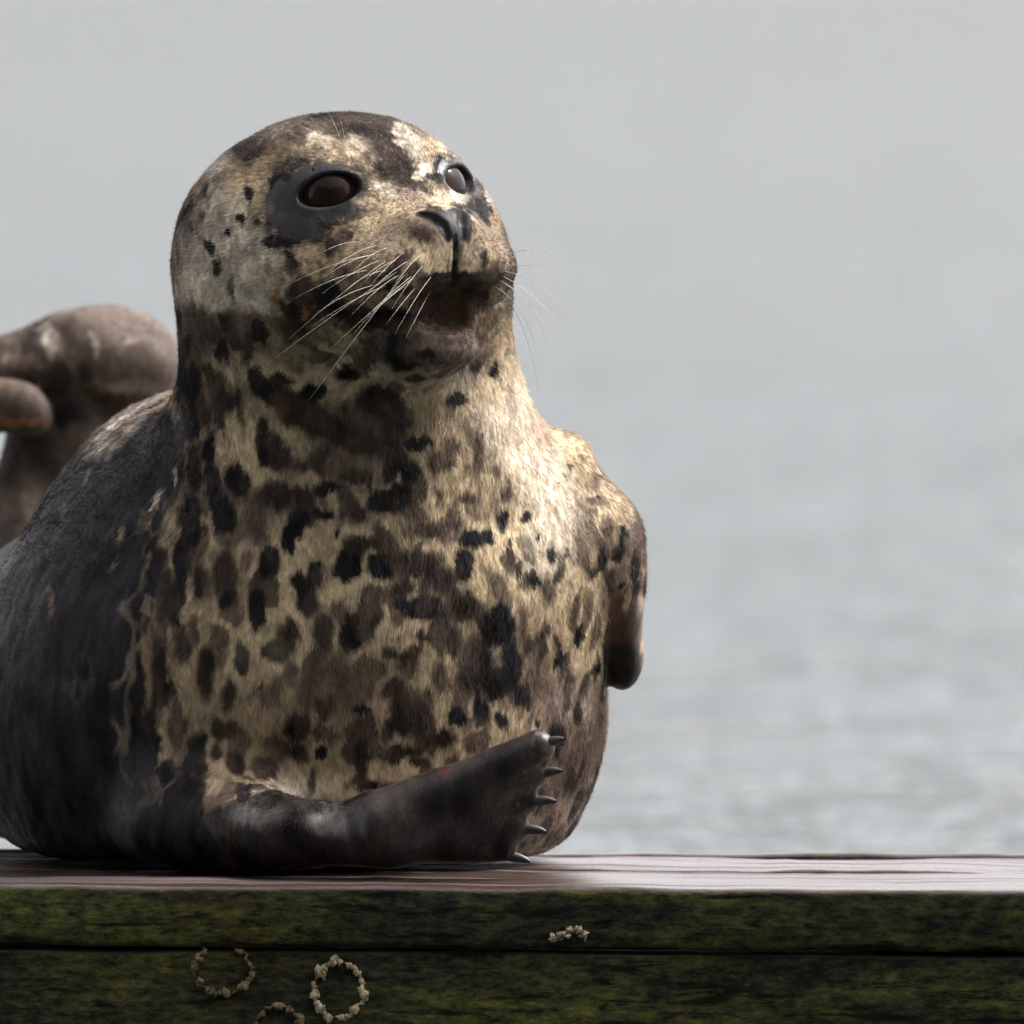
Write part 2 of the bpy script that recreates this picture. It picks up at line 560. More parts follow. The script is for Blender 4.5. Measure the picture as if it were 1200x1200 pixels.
COAT_NECK = '''
405 450 210 70 B; 300 470 90 60 C; 250 470 40 80 B; 260 440 30 24 C; 285 520 40 34 C; 300 545 30 30 C; 320 430 40 22 C; 350 440 40 20 C; 430 455 40 24 C; 400 470 30 20 C; 430 490 50 20 B; 500 470 60 34 C; 545 440 40 30 G; 590 430 26 60 C; 560 500 60 50 C; 600 520 50 70 L; 610 460 16 60 L; 520 510 30 40 T; 545 560 40 30 T; 640 580 40 60 L; 520 580 50 40 C; 575 590 40 50 C; 600 640 40 40 C; 640 640 30 40 L;
260 410 6 11 K; 219 405 7 16 K; 226 455 9 34 K; 224 500 8 18 K; 231 552 9 28 K; 245 525 8 16 K; 250 570 11 32 K; 262 605 16 26 K; 280 562 13 21 K -20; 225 612 10 34 K; 262 470 13 20 D; 257 490 10 14 D; 290 410 7 22 D; 245 440 6 16 D; 236 480 6 22 D; 211 440 7 40 K; 213 520 8 50 K;
318 462 26 18 K 30; 345 480 30 21 N 35; 370 494 28 22 D 20; 400 508 26 18 D 15; 428 522 22 14 D; 365 460 17 12 K; 440 470 27 22 D; 462 490 17 22 D; 300 440 8 14 D; 330 445 14 8 D;
305 510 8 18 D; 328 535 22 18 D; 310 537 8 14 K; 355 545 10 10 D; 380 540 18 14 D; 415 560 20 10 D; 340 582 36 17 D; 385 572 17 8 K; 450 588 19 16 K; 352 612 14 17 K; 378 600 13 8 K; 340 632 9 17 K; 395 625 4 9 K; 420 602 14 14 D; 430 638 24 10 D; 300 612 16 32 B; 470 540 14 12 D; 395 545 12 10 B; 480 600 18 10 B;
536 468 13 10 K; 560 425 5 15 K 25; 579 431 5 11 S 15; 490 522 15 10 K; 481 554 12 14 K; 466 581 12 19 K; 590 610 8 14 K; 617 610 7 9 K 20; 551 635 19 12 K; 572 630 8 10 K; 542 666 11 17 K; 596 646 5 14 D; 606 666 5 13 D; 627 680 6 15 K; 647 652 9 8 S; 665 646 3 9 K; 627 632 3 5 K; 488 660 28 18 D; 517 683 20 19 D; 502 618 30 10 D; 582 686 11 15 B; 559 533 6 32 B; 528 525 10 15 B; 466 499 22 22 D; 590 573 6 18 B; 510 545 10 14 B; 545 590 16 8 B; 578 548 5 10 B
'''
COAT_CHEST = '''
400 800 230 220 C; 300 740 40 60 C; 270 720 30 50 C; 440 640 60 20 C; 345 650 30 30 C; 420 790 70 60 T; 360 760 60 50 C; 450 740 60 26 C; 400 860 70 60 T; 520 800 30 40 C; 500 850 50 30 C; 520 660 20 20 C; 560 700 30 20 C; 610 700 40 50 C; 655 720 30 70 C; 640 790 40 60 T; 300 860 60 60 T; 430 920 60 20 C; 350 930 50 16 L; 480 910 40 20 C; 560 880 30 20 C; 690 760 24 50 C; 670 860 40 80 M; 690 900 40 60 B; 655 940 40 50 B; 320 940 24 8 L; 625 760 18 40 T;
406 665 17 18 K; 444 666 17 14 K; 320 657 14 17 K; 361 700 13 23 K; 352 680 10 14 K; 371 672 10 20 K; 303 714 11 25 K; 413 743 13 24 K; 495 713 24 13 K; 473 708 9 9 K; 544 663 11 16 K; 495 748 7 10 D; 584 733 18 24 K; 600 782 12 32 K; 583 804 15 20 K; 535 841 13 13 K; 565 835 11 17 K; 614 818 9 15 K; 589 844 8 9 K; 631 847 5 6 K; 651 866 9 24 K; 680 745 7 15 K; 677 838 5 12 K; 659 776 6 10 K; 698 785 4 9 K; 640 740 5 12 D;
558 775 24 36 D; 541 711 24 18 D; 528 750 12 22 D; 481 838 24 28 D 20; 470 816 12 22 D 15; 515 868 17 14 D; 464 884 32 9 D; 495 897 11 8 D; 427 918 20 8 D; 422 895 8 22 D; 413 810 21 23 B; 396 790 14 30 B; 371 799 10 32 B; 357 807 12 22 B; 348 855 16 18 D; 351 884 11 10 D; 374 881 7 9 K; 382 827 11 14 D; 453 855 9 13 D; 476 782 14 8 B; 430 742 10 14 B; 379 739 13 26 D; 334 750 10 22 D; 515 796 10 18 B; 510 886 6 6 B; 425 833 9 5 K; 500 818 4 7 D; 314 816 12 14 B; 400 720 10 14 B; 470 690 14 12 D; 440 700 14 14 B; 455 770 12 7 B; 340 790 8 14 B; 390 860 9 12 B; 440 880 10 8 B; 325 880 10 20 B;
640 690 8 18 B; 612 735 7 24 B; 630 800 8 22 B; 650 820 8 26 M; 665 800 6 16 D; 620 760 6 10 D; 690 830 8 20 M; 640 900 8 20 B; 665 920 7 26 D
'''
COAT_FLANK = '''
212 668 10 46 K; 204 713 10 26 K; 184 790 15 48 D; 160 745 12 62 K; 215 756 12 22 D; 241 790 11 36 D; 200 807 8 12 K; 268 815 10 22 D; 263 682 17 36 D; 263 708 6 13 K; 235 685 10 26 D; 170 860 17 62 K; 227 903 17 52 K; 238 869 7 9 K; 198 925 22 34 K; 286 929 9 9 K; 278 898 12 14 D; 261 858 16 14 D; 255 883 10 10 D; 310 900 14 16 D; 190 700 8 50 D; 228 740 6 16 B; 206 850 9 46 B; 222 830 6 30 T; 172 780 5 40 T; 240 730 6 30 T; 285 690 6 30 T
'''
COAT_BACK = '''
58 705 4 18 B; 139 722 4 24 T 10; 122 768 8 14 T; 142 628 4 10 T 15; 176 628 3 13 T 20; 140 668 13 3 B; 195 651 7 20 T 10; 75 600 4 8 B 25; 152 850 3 26 B 8; 60 640 3 10 B 20; 118 740 3 14 B 15; 100 560 3 8 B 30; 185 585 3 14 G 20; 205 560 3 12 G; 108 830 3 12 B
'''
COAT_FAR = '''
690 560 60 60 T; 660 530 40 30 C; 705 600 30 40 C; 715 670 26 30 M; 722 560 20 30 T; 712 620 9 12 B; 695 585 10 6 B; 725 650 6 12 D; 700 560 8 5 B; 687 607 11 15 B; 685 640 7 28 D; 694 670 8 22 D; 705 690 12 20 D; 733 630 4 16 K; 747 680 5 46 K; 722 735 30 46 N; 730 780 30 30 K; 709 655 4 4 K; 725 682 6 3 K; 681 535 3 3 K; 664 550 3 4 K; 700 578 3 3 K; 633 493 2 3 K; 715 590 4 6 T; 705 640 3 5 B; 720 645 4 3 B; 735 700 5 14 T; 697 690 8 10 T; 718 660 10 5 C
'''
COAT_HIND = '''
60 400 8 20 G -30; 30 425 26 8 M; 113 403 5 11 G; 100 435 9 18 D; 70 445 16 24 D; 150 452 40 9 M; 20 494 32 6 O; 76 486 26 18 K; 8 545 16 26 D; 140 470 30 8 D; 155 398 10 5 M; 36 590 12 22 M
'''


def parse(txt):
    out = []
    for it in txt.replace('\n', ' ').split(';'):
        t = it.split()
        if t:
            out.append((float(t[0]), float(t[1]), float(t[2]), float(t[3]), t[4], float(t[5]) if len(t) > 5 else 0.0))
    return out


def coat_colour(P, N):
    """-> colour (n,3), bareness 0..1 (skin without fur), wetness 0..1"""
    n = len(P)
    u, v = image_uv(P)
    y = P[:, 1]
    w1, w2 = noise(P, 45, 1), noise(P, 45, 2)
    w3, w4 = noise(P, (150, 150, 90), 3), noise(P, (150, 150, 90), 4)
    w5, w6 = noise(P, (420, 420, 260), 5), noise(P, (420, 420, 260), 6)
    U = u + 4.0 * w1 + 4.2 * w3 + 2.4 * w5
    Vv = v + 4.0 * w2 + 5.5 * w4 + 3.4 * w6
    # ground colours
    mott = fbm(P, (38, 38, 26), 3, 11)
    col_ = np.empty((n, 3), np.float32)
    tan = np.array(PAL['T']); brn = np.array(PAL['B']); drk = np.array(PAL['D']); blk = np.array(PAL['S'])
    t = sstep(-0.25, 0.35, mott)[:, None]
    col_[:] = brn * (1 - t) + tan * t
    sp = sstep(0.30, 0.42, fbm(P, (70, 70, 45), 2, 23))[:, None]
    col_ = col_ * (1 - sp) + np.array(PAL['K']) * sp
    # dark back and left flank
    edge = np.interp(v, [0, 380, 440, 520, 620, 700, 800, 900, 1000, 1200], [-999, -999, 170, 214, 205, 178, 165, 190, 260, 300])
    streak = noise(P, (110, 110, 22), 83)
    fl = sstep(5, -7, U + 10 * w1 + 20 * streak - edge)
    fl = np.maximum(fl, sstep(0.24, 0.30, y + 0.02 * w1) * sstep(0.78, 0.72, y))
    far_side = sstep(0.72, 0.80, y)
    front = (y < 0.35)
    col_ = col_ * (1 - fl[:, None]) + blk * fl[:, None]
    # shoulder ridge painted paler, as lit from above
    lit_ridge = sstep(46, 10, np.abs((U - 150) * 0.72 + (Vv - 478) * 0.70)) * sstep(60, 130, U) * sstep(225, 200, U) * (y > 0.10) * (v < 540)
    lit_ridge = lit_ridge * np.clip(0.75 + 0.6 * w3 + 0.3 * w5, 0, 1)
    col_ = col_ * (1 - lit_ridge[:, None]) + np.array(PAL['G']) * 1.1 * lit_ridge[:, None]

    def lay(items, mask, soft=0.22, grow=1.0):
        for (a, b, ru, rv, c, tilt) in items:
            if c in 'KDB':
                ru, rv = ru * grow, rv * grow
            k = np.flatnonzero(mask & (np.abs(u - a) < 1.6 * max(ru, rv) + 22) & (np.abs(v - b) < 1.6 * max(ru, rv) + 22))
            if len(k) == 0:
                continue
            th = math.radians(tilt)
            du, dv = U[k] - a, Vv[k] - b
            p = du * math.cos(th) + dv * math.sin(th)
            q = -du * math.sin(th) + dv * math.cos(th)
            r = np.sqrt((p / ru) ** 2 + (q / rv) ** 2)
            big = max(ru, rv)
            s_ = 0.55 if c in 'CLTGMB' and big > 18 else 0.34 if c in 'DB' else soft
            m = sstep(1 + s_, 1 - s_, r)
            if c in 'CLTGM':
                m = m * np.clip(0.80 + 0.45 * w3[k] + 0.30 * w5[k], 0, 1)
            m = m[:, None]
            col_[k] = col_[k] * (1 - m) + np.array(PAL[c]) * m

    hd = ((P - HC) @ HR)
    hr = np.linalg.norm(hd * np.array([0.85, 1, 1]), axis=1)
    nearf = y < 0.13
    on = nearf & (N[:, 1] < 0.45)
    broad = lambda items: [q for q in items if q[4] in 'CLTGMB' and q[2] * q[3] > 500]
    small = lambda items: [q for q in items if not (q[4] in 'CLTGMB' and q[2] * q[3] > 500)]
    chest, neck = parse(COAT_CHEST), parse(COAT_NECK)
    lay(broad(chest), on)
    lay(broad(neck), on)
    # rosettes: brown cells in a pale net, longer than wide
    k = np.flatnonzero(on | ((y < 0.35) & (fl < 0.9)))
    wp = P[k] + 0.004 * np.stack([noise(P[k], 70, 91), noise(P[k], 70, 92), noise(P[k], 70, 93)], 1)
    d1, d2, num = cells(wp, (52, 52, 33), 400)
    blob = sstep(0.03, 0.20, d2 - d1 - 0.22 * num) * (num > 0.22)
    thin = 1 - 0.80 * sstep(520, 600, u[k]) * sstep(680, 600, v[k])
    tone = np.where((num > 0.76)[:, None], np.array(PAL['K']) * 1.4, np.where((num > 0.5)[:, None], np.array(PAL['D']), np.array(PAL['B'])))
    a_ = (blob * thin * 0.90 * (1 - fl[k]))[:, None]
    col_[k] = col_[k] * (1 - a_) + tone * a_
    fs = (fl * (1 - lit_ridge))[:, None]
    col_ = col_ * (1 - fs) + blk * fs
    lay(small(chest), on & (fl < 0.6), 0.20, 1.05)
    lay(small(neck), on, 0.20, 1.0)
    lay(parse(COAT_HEAD), (hr < 0.168) & (N[:, 1] < 0.45) & (v < 452))
    lay(parse(COAT_FLANK), (y < 0.25) & (N[:, 1] < 0.45))
    lay(parse(COAT_BACK), (y < 0.5) & (y > 0.0))
    farf = np.zeros(n, np.float32)
    k = np.flatnonzero((u > 640) & (v > 480) & (v < 830) & (y < 0.3))
    if len(k):
        nn = (0.85, 0.25, -0.1)
        pk = P[k].astype(np.float32)
        e = np.minimum(flatcone(pk, W(652, 580, 0.10), W(708, 665, 0.10), 0.042, 0.036, nn, 0.62),
                       flatcone(pk, W(708, 650, 0.095), W(728, 772, 0.105), 0.036, 0.021, nn, 0.55))
        farf[k] = sstep(0.009, 0.003, e)
    lay(parse(COAT_FAR), farf > 0.3)
    hq = np.clip(0.45 + 0.55 * fbm(P, (34, 34, 34), 4, 201), 0, 1)[:, None] * far_side[:, None]
    col_ = col_ * (1 - far_side[:, None]) + (np.array(PAL['D']) * (1 - hq) + np.array(PAL['M']) * 0.62 * hq) * far_side[:, None]
    lay(parse(COAT_HIND), y > 0.74, 0.6)  # its black patch paints shade into the hollow between the folded flippers
    # thin pale net where the dark flank meets the breast
    k = np.flatnonzero((fl > 0.5) & (y < 0.30) & (u > edge - 120) & (v > 470) & (v < 960))
    if len(k):
        wp = P[k] + 0.006 * np.stack([noise(P[k], 60, 191), noise(P[k], 60, 192), noise(P[k], 60, 193)], 1)
        d1, d2, num = cells(wp, (42, 42, 20), 460)
        zone = sstep(-110, -20, u[k] - edge[k]) * np.clip(0.20 + 1.5 * fbm(P[k], (45, 45, 30), 3, 195), 0, 1)
        ln = (sstep(0.13, 0.03, d2 - d1) * zone * 0.65)[:, None]
        col_[k] = col_[k] * (1 - ln) + np.array((0.17, 0.135, 0.10)) * ln
    # fine salt-and-pepper mottling over the face and crown
    face = sstep(0.155, 0.135, hr) * sstep(445, 415, v) * sstep(0.035, 0.07, col_.max(1))
    pep = sstep(0.10, 0.55, noise(P, (300, 300, 230), 61) + 0.6 * noise(P, (620, 620, 480), 62)) * face
    pep = (pep * (0.55 - 0.20 * sstep(340, 300, u)))[:, None]  # fewer dark flecks on the left cheek, painting in its sky light
    col_ = col_ * (1 - pep) + np.array(PAL['D']) * pep
    salt = sstep(0.25, 0.65, noise(P, (330, 330, 250), 63) + 0.6 * noise(P, (640, 640, 480), 64)) * face * sstep(330, 250, v)
    col_ = col_ * (1 - 0.22 * salt[:, None]) + np.array(PAL['G']) * 0.22 * salt[:, None]
    brd = sstep(0.1, 0.5, fbm(P, (95, 95, 60), 2, 65)) * nearf * (1 - fl)
    col_ = col_ * (1 - 0.25 * brd[:, None] * (1 - face[:, None])) + np.array(PAL['B']) * 0.25 * brd[:, None] * (1 - face[:, None])
    bare = np.zeros(n, np.float32)
    # eye surrounds, nose leather, lids
    for (a, b, ru, rv, tilt) in ((382, 222, 48, 36, 0), (336, 240, 23, 32, 0), (352, 263, 28, 18, 15), (541, 212, 18, 26, 0), (530, 197, 18, 10, 20)):
        th = math.radians(tilt)
        p = (U - a) * math.cos(th) + (Vv - b) * math.sin(th)
        q = -(U - a) * math.sin(th) + (Vv - b) * math.cos(th)
        bare = np.maximum(bare, sstep(1.05, 0.85, np.sqrt((p / ru) ** 2 + (q / rv) ** 2)) * (hr < 0.14) * (y < 0.05))
    nz = sstep(0.0108, 0.0075, np.linalg.norm((hd - np.array([0.150, 0, -0.0145])) * np.array([0.5, 1.0, 0.85]), axis=1))
    bare = np.maximum(bare, nz)
    Ah = hd.astype(np.float32).copy(); Ah[:, 1] = np.abs(Ah[:, 1])
    slit = np.maximum(sstep(0.0030, 0.0005, seg_tube(Ah, NOSTRIL, 0.0031)), 0.9 * nz)
    slit = np.maximum(slit, sstep(0.0018, 0.0004, seg_tube(hd.astype(np.float32), PHILTRUM, 0.0010)))
    col_ = col_ * (1 - slit[:, None]) + np.array((0.012, 0.011, 0.012)) * slit[:, None]
    # near fore flipper: bare dark leathery hand, furred forearm
    hand = np.zeros(n, np.float32)
    pts = np.array([W(*a) for a, b, _, _ in DIGITS]); tips = np.array([W(*b) for a, b, _, _ in DIGITS])
    dmin = np.full(n, 9.0)
    near = np.flatnonzero((y < -0.06) & (P[:, 2] < 0.11))
    if len(near):
        pn = P[near].astype(np.float32)
        dd = np.min([cone(pn, a, b, r, q) for a, b, (_, _, r, q) in zip(pts, tips, DIGITS)] +
                    [cone(pn, W(330, 984, -0.100), W(455, 982, -0.130), 0.027, 0.020)], axis=0)
        hand[near] = sstep(0.0120, 0.0070, dd)
    ext = sstep(590, 630, u)[:, None]
    hc = np.array((0.021, 0.0165, 0.0155)) * (1 + 0.28 * mott[:, None] + 0.18 * w5[:, None]) + np.array((0.10, 0.075, 0.05)) * ext * np.clip(noise(P, 260, 88), 0, 1)[:, None] ** 2
    pale = (sstep(24, 8, np.hypot((U - 395) / 1.9, Vv - 962)) + sstep(20, 6, np.hypot((U - 300) / 2.2, Vv - 955)))[:, None]  # grey sheen patches on the forearm, painted as colour
    pale = pale * np.clip(0.55 + 0.7 * noise(P, (110, 60, 40), 9), 0, 1)[:, None]
    h_ = hand[:, None]
    col_ = col_ * (1 - h_) + hc * h_
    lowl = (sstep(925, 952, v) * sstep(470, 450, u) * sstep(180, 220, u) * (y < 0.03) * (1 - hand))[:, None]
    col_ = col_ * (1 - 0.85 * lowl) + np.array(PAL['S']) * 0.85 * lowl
    col_ = col_ + (np.array((0.22, 0.21, 0.20)) - col_) * np.clip(pale, 0, 0.45) * (sstep(905, 935, v) * (y < -0.02))[:, None]
    bare = np.maximum(bare, hand * sstep(380, 470, u))
    bare = np.maximum(bare, farf * (0.10 + 0.85 * sstep(680, 710, Vv)))
    # scrape on the flipper, scar on the shoulder
    sc_ = 0.8 * sstep(4.5, 1.5, np.hypot((U - 524) / 1.4, (Vv - 906) + (U - 524) * 0.5)) * hand
    col_ = col_ * (1 - sc_[:, None]) + np.array(PAL['R']) * sc_[:, None]
    xs_ = np.interp(Vv, [490, 533, 570], [625, 641, 655])
    scar = 0.8 * sstep(4.0, 0.8, np.abs(U - xs_)) * sstep(488, 500, Vv) * sstep(575, 562, Vv) * (y < 0.2)
    col_ = col_ * (1 - 0.8 * scar[:, None]) + np.array(PAL['P']) * 0.8 * scar[:, None]
    dk_ = sstep(0.16, 0.08, col_.max(1)) * nearf
    col_ = col_ * (1 + dk_ * np.clip(0.75 * fbm(P, (75, 75, 40), 3, 95), -0.7, 0.9))[:, None]
    # fine hair-by-hair variation
    g = 1 + 0.22 * w5 + 0.14 * noise(P, 900, 41)
    col_ = np.clip(col_ * g[:, None], 0.004, 0.9)
    # wet below, dry on the head and the upper breast
    wet = np.maximum(sstep(860, 960, v + 25 * w1), fl * sstep(560, 700, v) * 0.9) * (y < 0.8)
    wet = np.maximum(wet, bare * (1 - 0.7 * nz))
    wet = np.maximum(wet, sstep(0.75, 0.8, y) * 0.25)
    return col_.astype(np.float32), bare.astype(np.float32), wet.astype(np.float32)


# ------------------------------------------------------------------ the seal
def build_seal():
    root = link('harbour_seal', None)
    root.location = (0, 0, 0)
    root['label'] = 'spotted brown and cream seal with raised head lying on the dark wooden dock'
    root['category'] = 'seal'
    xs = axis(-0.62, -0.24, 0.10, 0.16, 0.0045, 0.010)
    ys = axis(-0.22, -0.20, 0.10, 1.10, 0.0045, 0.012)
    zs = axis(-0.02, 0.28, 0.52, 0.54, 0.0045, 0.010)
    V, F = surface_nets(xs, ys, zs, body_eval)
    V, F = subdivide(V, F)
    V = project(V, body_eval, 1)
    V, F = subdivide(V, F)
    V = project(V, body_eval, 1)
    me = mesh_from('body', V, F)
    N = np.empty(len(V) * 3, np.float32)
    me.vertices.foreach_get('normal', N)
    N = N.reshape(-1, 3)
    if (N * (V - V.mean(0))).sum() < 0:
        me.flip_normals()
        F = F[:, ::-1]
        N = -N
    col_, bare, wet = coat_colour(V, N)
    hd = (V - HC) @ HR
    calm = np.clip(np.linalg.norm(hd - np.array([0.09, 0, -0.02]), axis=1) / 0.12, 0, 1) ** 2
    lump = 0.0016 * fbm(V, (30, 30, 22), 2, 71) * calm + 0.0005 * noise(V, (160, 160, 90), 77) * calm * (1 - bare)
    V2 = V + N * lump[:, None]
    me.vertices.foreach_set('co', V2.astype(np.float32).ravel())
    me.update()
    ca = me.color_attributes.new('coat', 'FLOAT_COLOR', 'POINT')
    ca.data.foreach_set('color', np.concatenate([col_, np.ones((len(V), 1))], 1).astype(np.float32).ravel())
    for nm, arr in (('wet', wet), ('bare', bare)):
        at = me.attributes.new(nm, 'FLOAT', 'POINT')
        at.data.foreach_set('value', arr)
    # skin material
    m = NT('seal_skin')
    a = m.n('Attribute', attribute_name='coat')
    w = m.n('Attribute', attribute_name='wet')
    m.l(a.outputs['Color'], m.b.inputs['Base Color'])
    mr = m.n('MapRange')
    mr.inputs['To Min'].default_value = 0.62
    mr.inputs['To Max'].default_value = 0.36
    m.l(w.outputs['Fac'], mr.inputs['Value'])
    m.l(mr.outputs['Result'], m.b.inputs['Roughness'])
    bs = m.n('Attribute', attribute_name='bare')
    ms = m.n('MapRange')
    ms.inputs['To Min'].default_value = 0.06
    ms.inputs['To Max'].default_value = 0.22
    m.l(bs.outputs['Fac'], ms.inputs['Value'])
    m.l(ms.outputs['Result'], m.b.inputs['Specular IOR Level'])
    h = m.noise(420, 4, 0.65, m.coords((1, 1, 0.55)))
    m.bump(h, 0.35, 0.0012)
    body = link('body', me, root, m.mat)

    # fur: short strands rooted on the skin
    tri = np.concatenate([F[:, [0, 1, 2]], F[:, [0, 2, 3]]])
    A = V2[tri]
    area = np.linalg.norm(np.cross(A[:, 1] - A[:, 0], A[:, 2] - A[:, 0]), axis=1) / 2
    cen = A.mean(1)
    dens = 1 - 0.93 * bare[tri].mean(1)
    cy = cen[:, 1]
    dens *= np.where(N[tri].mean(1)[:, 1] > 0.55, 0.25, 1.0)            # few on what faces away over the water
    dens *= np.interp(cy, [0.0, 0.25, 0.5], [1.0, 0.8, 0.4])
    dens *= np.where(cen[:, 2] < 0.012, 0.1, 1.0)
    hr = np.linalg.norm((cen - HC) @ HR, axis=1)
    dens *= 1 + 1.3 * sstep(0.16, 0.13, hr)
    # keep the mouth, nostrils and eye openings clear
    Q = ((cen - HC) @ HR).astype(np.float32)
    Aq = Q.copy(); Aq[:, 1] = np.abs(Aq[:, 1])
    dens *= sstep(0.003, 0.008, seg_tube(Aq, NOSTRIL, 0.0031))
    for c, look in EYES:
        dens *= sstep(0.024, 0.030, np.linalg.norm(Q - c.astype(np.float32), axis=1))
    pr = area * dens
    cdf = np.cumsum(pr); cdf /= cdf[-1]
    n = N_STRANDS
    ti = np.searchsorted(cdf, RNG.random(n))
    r1, r2 = RNG.random(n), RNG.random(n)
    fl = r1 + r2 > 1
    r1[fl], r2[fl] = 1 - r1[fl], 1 - r2[fl]
    B = np.stack([1 - r1 - r2, r1, r2], 1)
    P = (V2[tri[ti]] * B[:, :, None]).sum(1)
    Nn = (N[tri[ti]] * B[:, :, None]).sum(1)
    Nn /= np.linalg.norm(Nn, axis=1)[:, None]
    u, v = image_uv(P)
    Q = (P - HC) @ HR
    hr = np.linalg.norm(Q * np.array([0.85, 1, 1]), axis=1)
    hw = sstep(0.155, 0.105, hr)[:, None]
    # flow: backwards and outwards over the head, down the breast, back along the flanks
    dn = np.stack([-0.12 * sstep(420, 240, u) + 0.10 * sstep(520, 680, u), 0.10 + 0.7 * sstep(0.08, 0.3, P[:, 1]), -np.ones(n)], 1)
    mz = HW(0.150, 0, -0.02)
    rad = P - mz
    rad /= np.linalg.norm(rad, axis=1)[:, None]
    hf = rad + np.array([-0.15, 0.25, -0.25])
    flow = hf * hw + dn * (1 - hw)
    flow += 0.30 * np.stack([noise(P, 55, 51), noise(P, 55, 52), noise(P, 55, 53)], 1)
    flow += 0.38 * np.stack([noise(P, 190, 54), noise(P, 190, 55), noise(P, 190, 56)], 1)
    flow -= Nn * (flow * Nn).sum(1)[:, None]
    flow /= np.linalg.norm(flow, axis=1)[:, None]
    muz = sstep(0.075, 0.045, np.linalg.norm(Q - np.array([0.11, 0, -0.04]), axis=1))
    L = 0.0044 * hw[:, 0] + 0.0058 * (1 - hw[:, 0])
    L = L * (1 - 0.50 * muz)
    # hairs carry the colour of the patch they lie over
    fc, fb, fw = coat_colour(P + flow * (0.55 * L)[:, None] + RNG.normal(0, 0.0006, P.shape), Nn)
    L = L * (1 - 0.35 * fw) * np.where(P[:, 1] > 0.16, 0.75, 1.0)
    dark = sstep(0.06, 0.02, fc.max(1)) * sstep(250, 200, u) * sstep(430, 520, v)
    L = L * (1 - 0.4 * dark)
    L *= np.where(fb > 0.3, 0.35, 1.0) * RNG.uniform(0.55, 1.2, n)
    lift = (0.11 + 0.11 * RNG.random(n)) * (1 - 0.45 * fw) * np.where(muz > 0.4, 1.4, 1.0) * (1 - 0.45 * dark)
    jit = RNG.normal(0, 0.16, (n, 3))
    d0 = flow + jit + Nn * (lift * 2.0)[:, None]
    d0 /= np.linalg.norm(d0, axis=1)[:, None]
    d1 = flow + jit * 1.4 + Nn * (lift * 0.35)[:, None]
    d1 /= np.linalg.norm(d1, axis=1)[:, None]
    K = 4
    pts = np.empty((n, K, 3), np.float32)
    for i in range(K):
        t = i / (K - 1)
        pts[:, i] = P - Nn * 0.0003 + d0 * (L * (t - 0.5 * t * t))[:, None] + d1 * (L * 0.5 * t * t)[:, None]
    cv = bpy.data.hair_curves.new('fur')
    cv.add_curves([K] * n)
    cv.attributes['position'].data.foreach_set('vector', pts.ravel()) if 'position' in cv.attributes else None
    ra = cv.attributes.get('radius') or cv.attributes.new('radius', 'FLOAT', 'POINT')
    rr = (0.00012 * np.array([1.0, 0.95, 0.7, 0.25]))[None, :] * RNG.uniform(0.8, 1.25, n)[:, None]
    ra.data.foreach_set('value', rr.astype(np.float32).ravel())
    tone = RNG.normal(1.0, 0.16, n)[:, None]
    fcol = np.clip(fc * tone, 0.003, 0.9)
    ac = cv.attributes.new('coat', 'FLOAT_COLOR', 'CURVE')
    ac.data.foreach_set('color', np.concatenate([fcol, np.ones((n, 1))], 1).astype(np.float32).ravel())
    aw = cv.attributes.new('wet', 'FLOAT', 'CURVE')
    aw.data.foreach_set('value', fw.astype(np.float32))
    fm = NT('seal_fur')
    a = fm.n('Attribute', attribute_name='coat')
    w = fm.n('Attribute', attribute_name='wet')
    fm.l(a.outputs['Color'], fm.b.inputs['Base Color'])
    mr = fm.n('MapRange')
    mr.inputs['To Min'].default_value = 0.55
    mr.inputs['To Max'].default_value = 0.34
    fm.l(w.outputs['Fac'], mr.inputs['Value'])
    fm.l(mr.outputs['Result'], fm.b.inputs['Roughness'])
    fm.b.inputs['Specular IOR Level'].default_value = 0.10
    fur = link('fur', cv, body, fm.mat)
    fur['kind'] = 'stuff'

    # eyes
    em = NT('seal_eye')
    g = em.n('TexCoord')
    sx = em.n('SeparateXYZ')
    em.l(g.outputs['Object'], sx.inputs[0])
    rim = em.ramp(sx.outputs['Z'], [(0.0, (0.010, 0.007, 0.006)), (0.0150, (0.012, 0.008, 0.006)), (0.0158, (0.030, 0.017, 0.012)),
                                    (0.0195, (0.022, 0.012, 0.009)), (0.0203, (0.004, 0.003, 0.003))])
    em.l(rim, em.b.inputs['Base Color'])
    em.b.inputs['Roughness'].default_value = 0.07
    em.b.inputs['IOR'].default_value = 1.376
    em.b.inputs['Specular IOR Level'].default_value = 0.16
    nu, nv = 48, 25
    EV = []
    for i in range(nv):
        th = math.pi * i / (nv - 1)
        for k in range(nu):
            ph = 2 * math.pi * k / nu
            EV.append((EYE_R * max(math.sin(th), 1e-4) * math.cos(ph), EYE_R * max(math.sin(th), 1e-4) * math.sin(ph), EYE_R * math.cos(th)))
    EF = [(i * nu + k, i * nu + (k + 1) % nu, (i + 1) * nu + (k + 1) % nu, (i + 1) * nu + k) for i in range(nv - 1) for k in range(nu)]
    EF = [f[::-1] for f in EF]
    eme = mesh_from('eye', EV, EF)
    for c, look in EYES:
        e = link('eye', eme, root)
        e.location = HW(*c)
        e.rotation_euler = Vector(HR @ look).to_track_quat('Z', 'Y').to_euler()
    eme.materials.append(em.mat)

    # claws on the near fore flipper
    cm = NT('claw')
    cc = cm.noise(300, 3, 0.6, cm.coords((1, 1, 1)))
    cm.l(cm.ramp(cc, [(0.3, (0.010, 0.009, 0.009)), (0.7, (0.035, 0.030, 0.027))]), cm.b.inputs['Base Color'])
    cm.b.inputs['Roughness'].default_value = 0.5
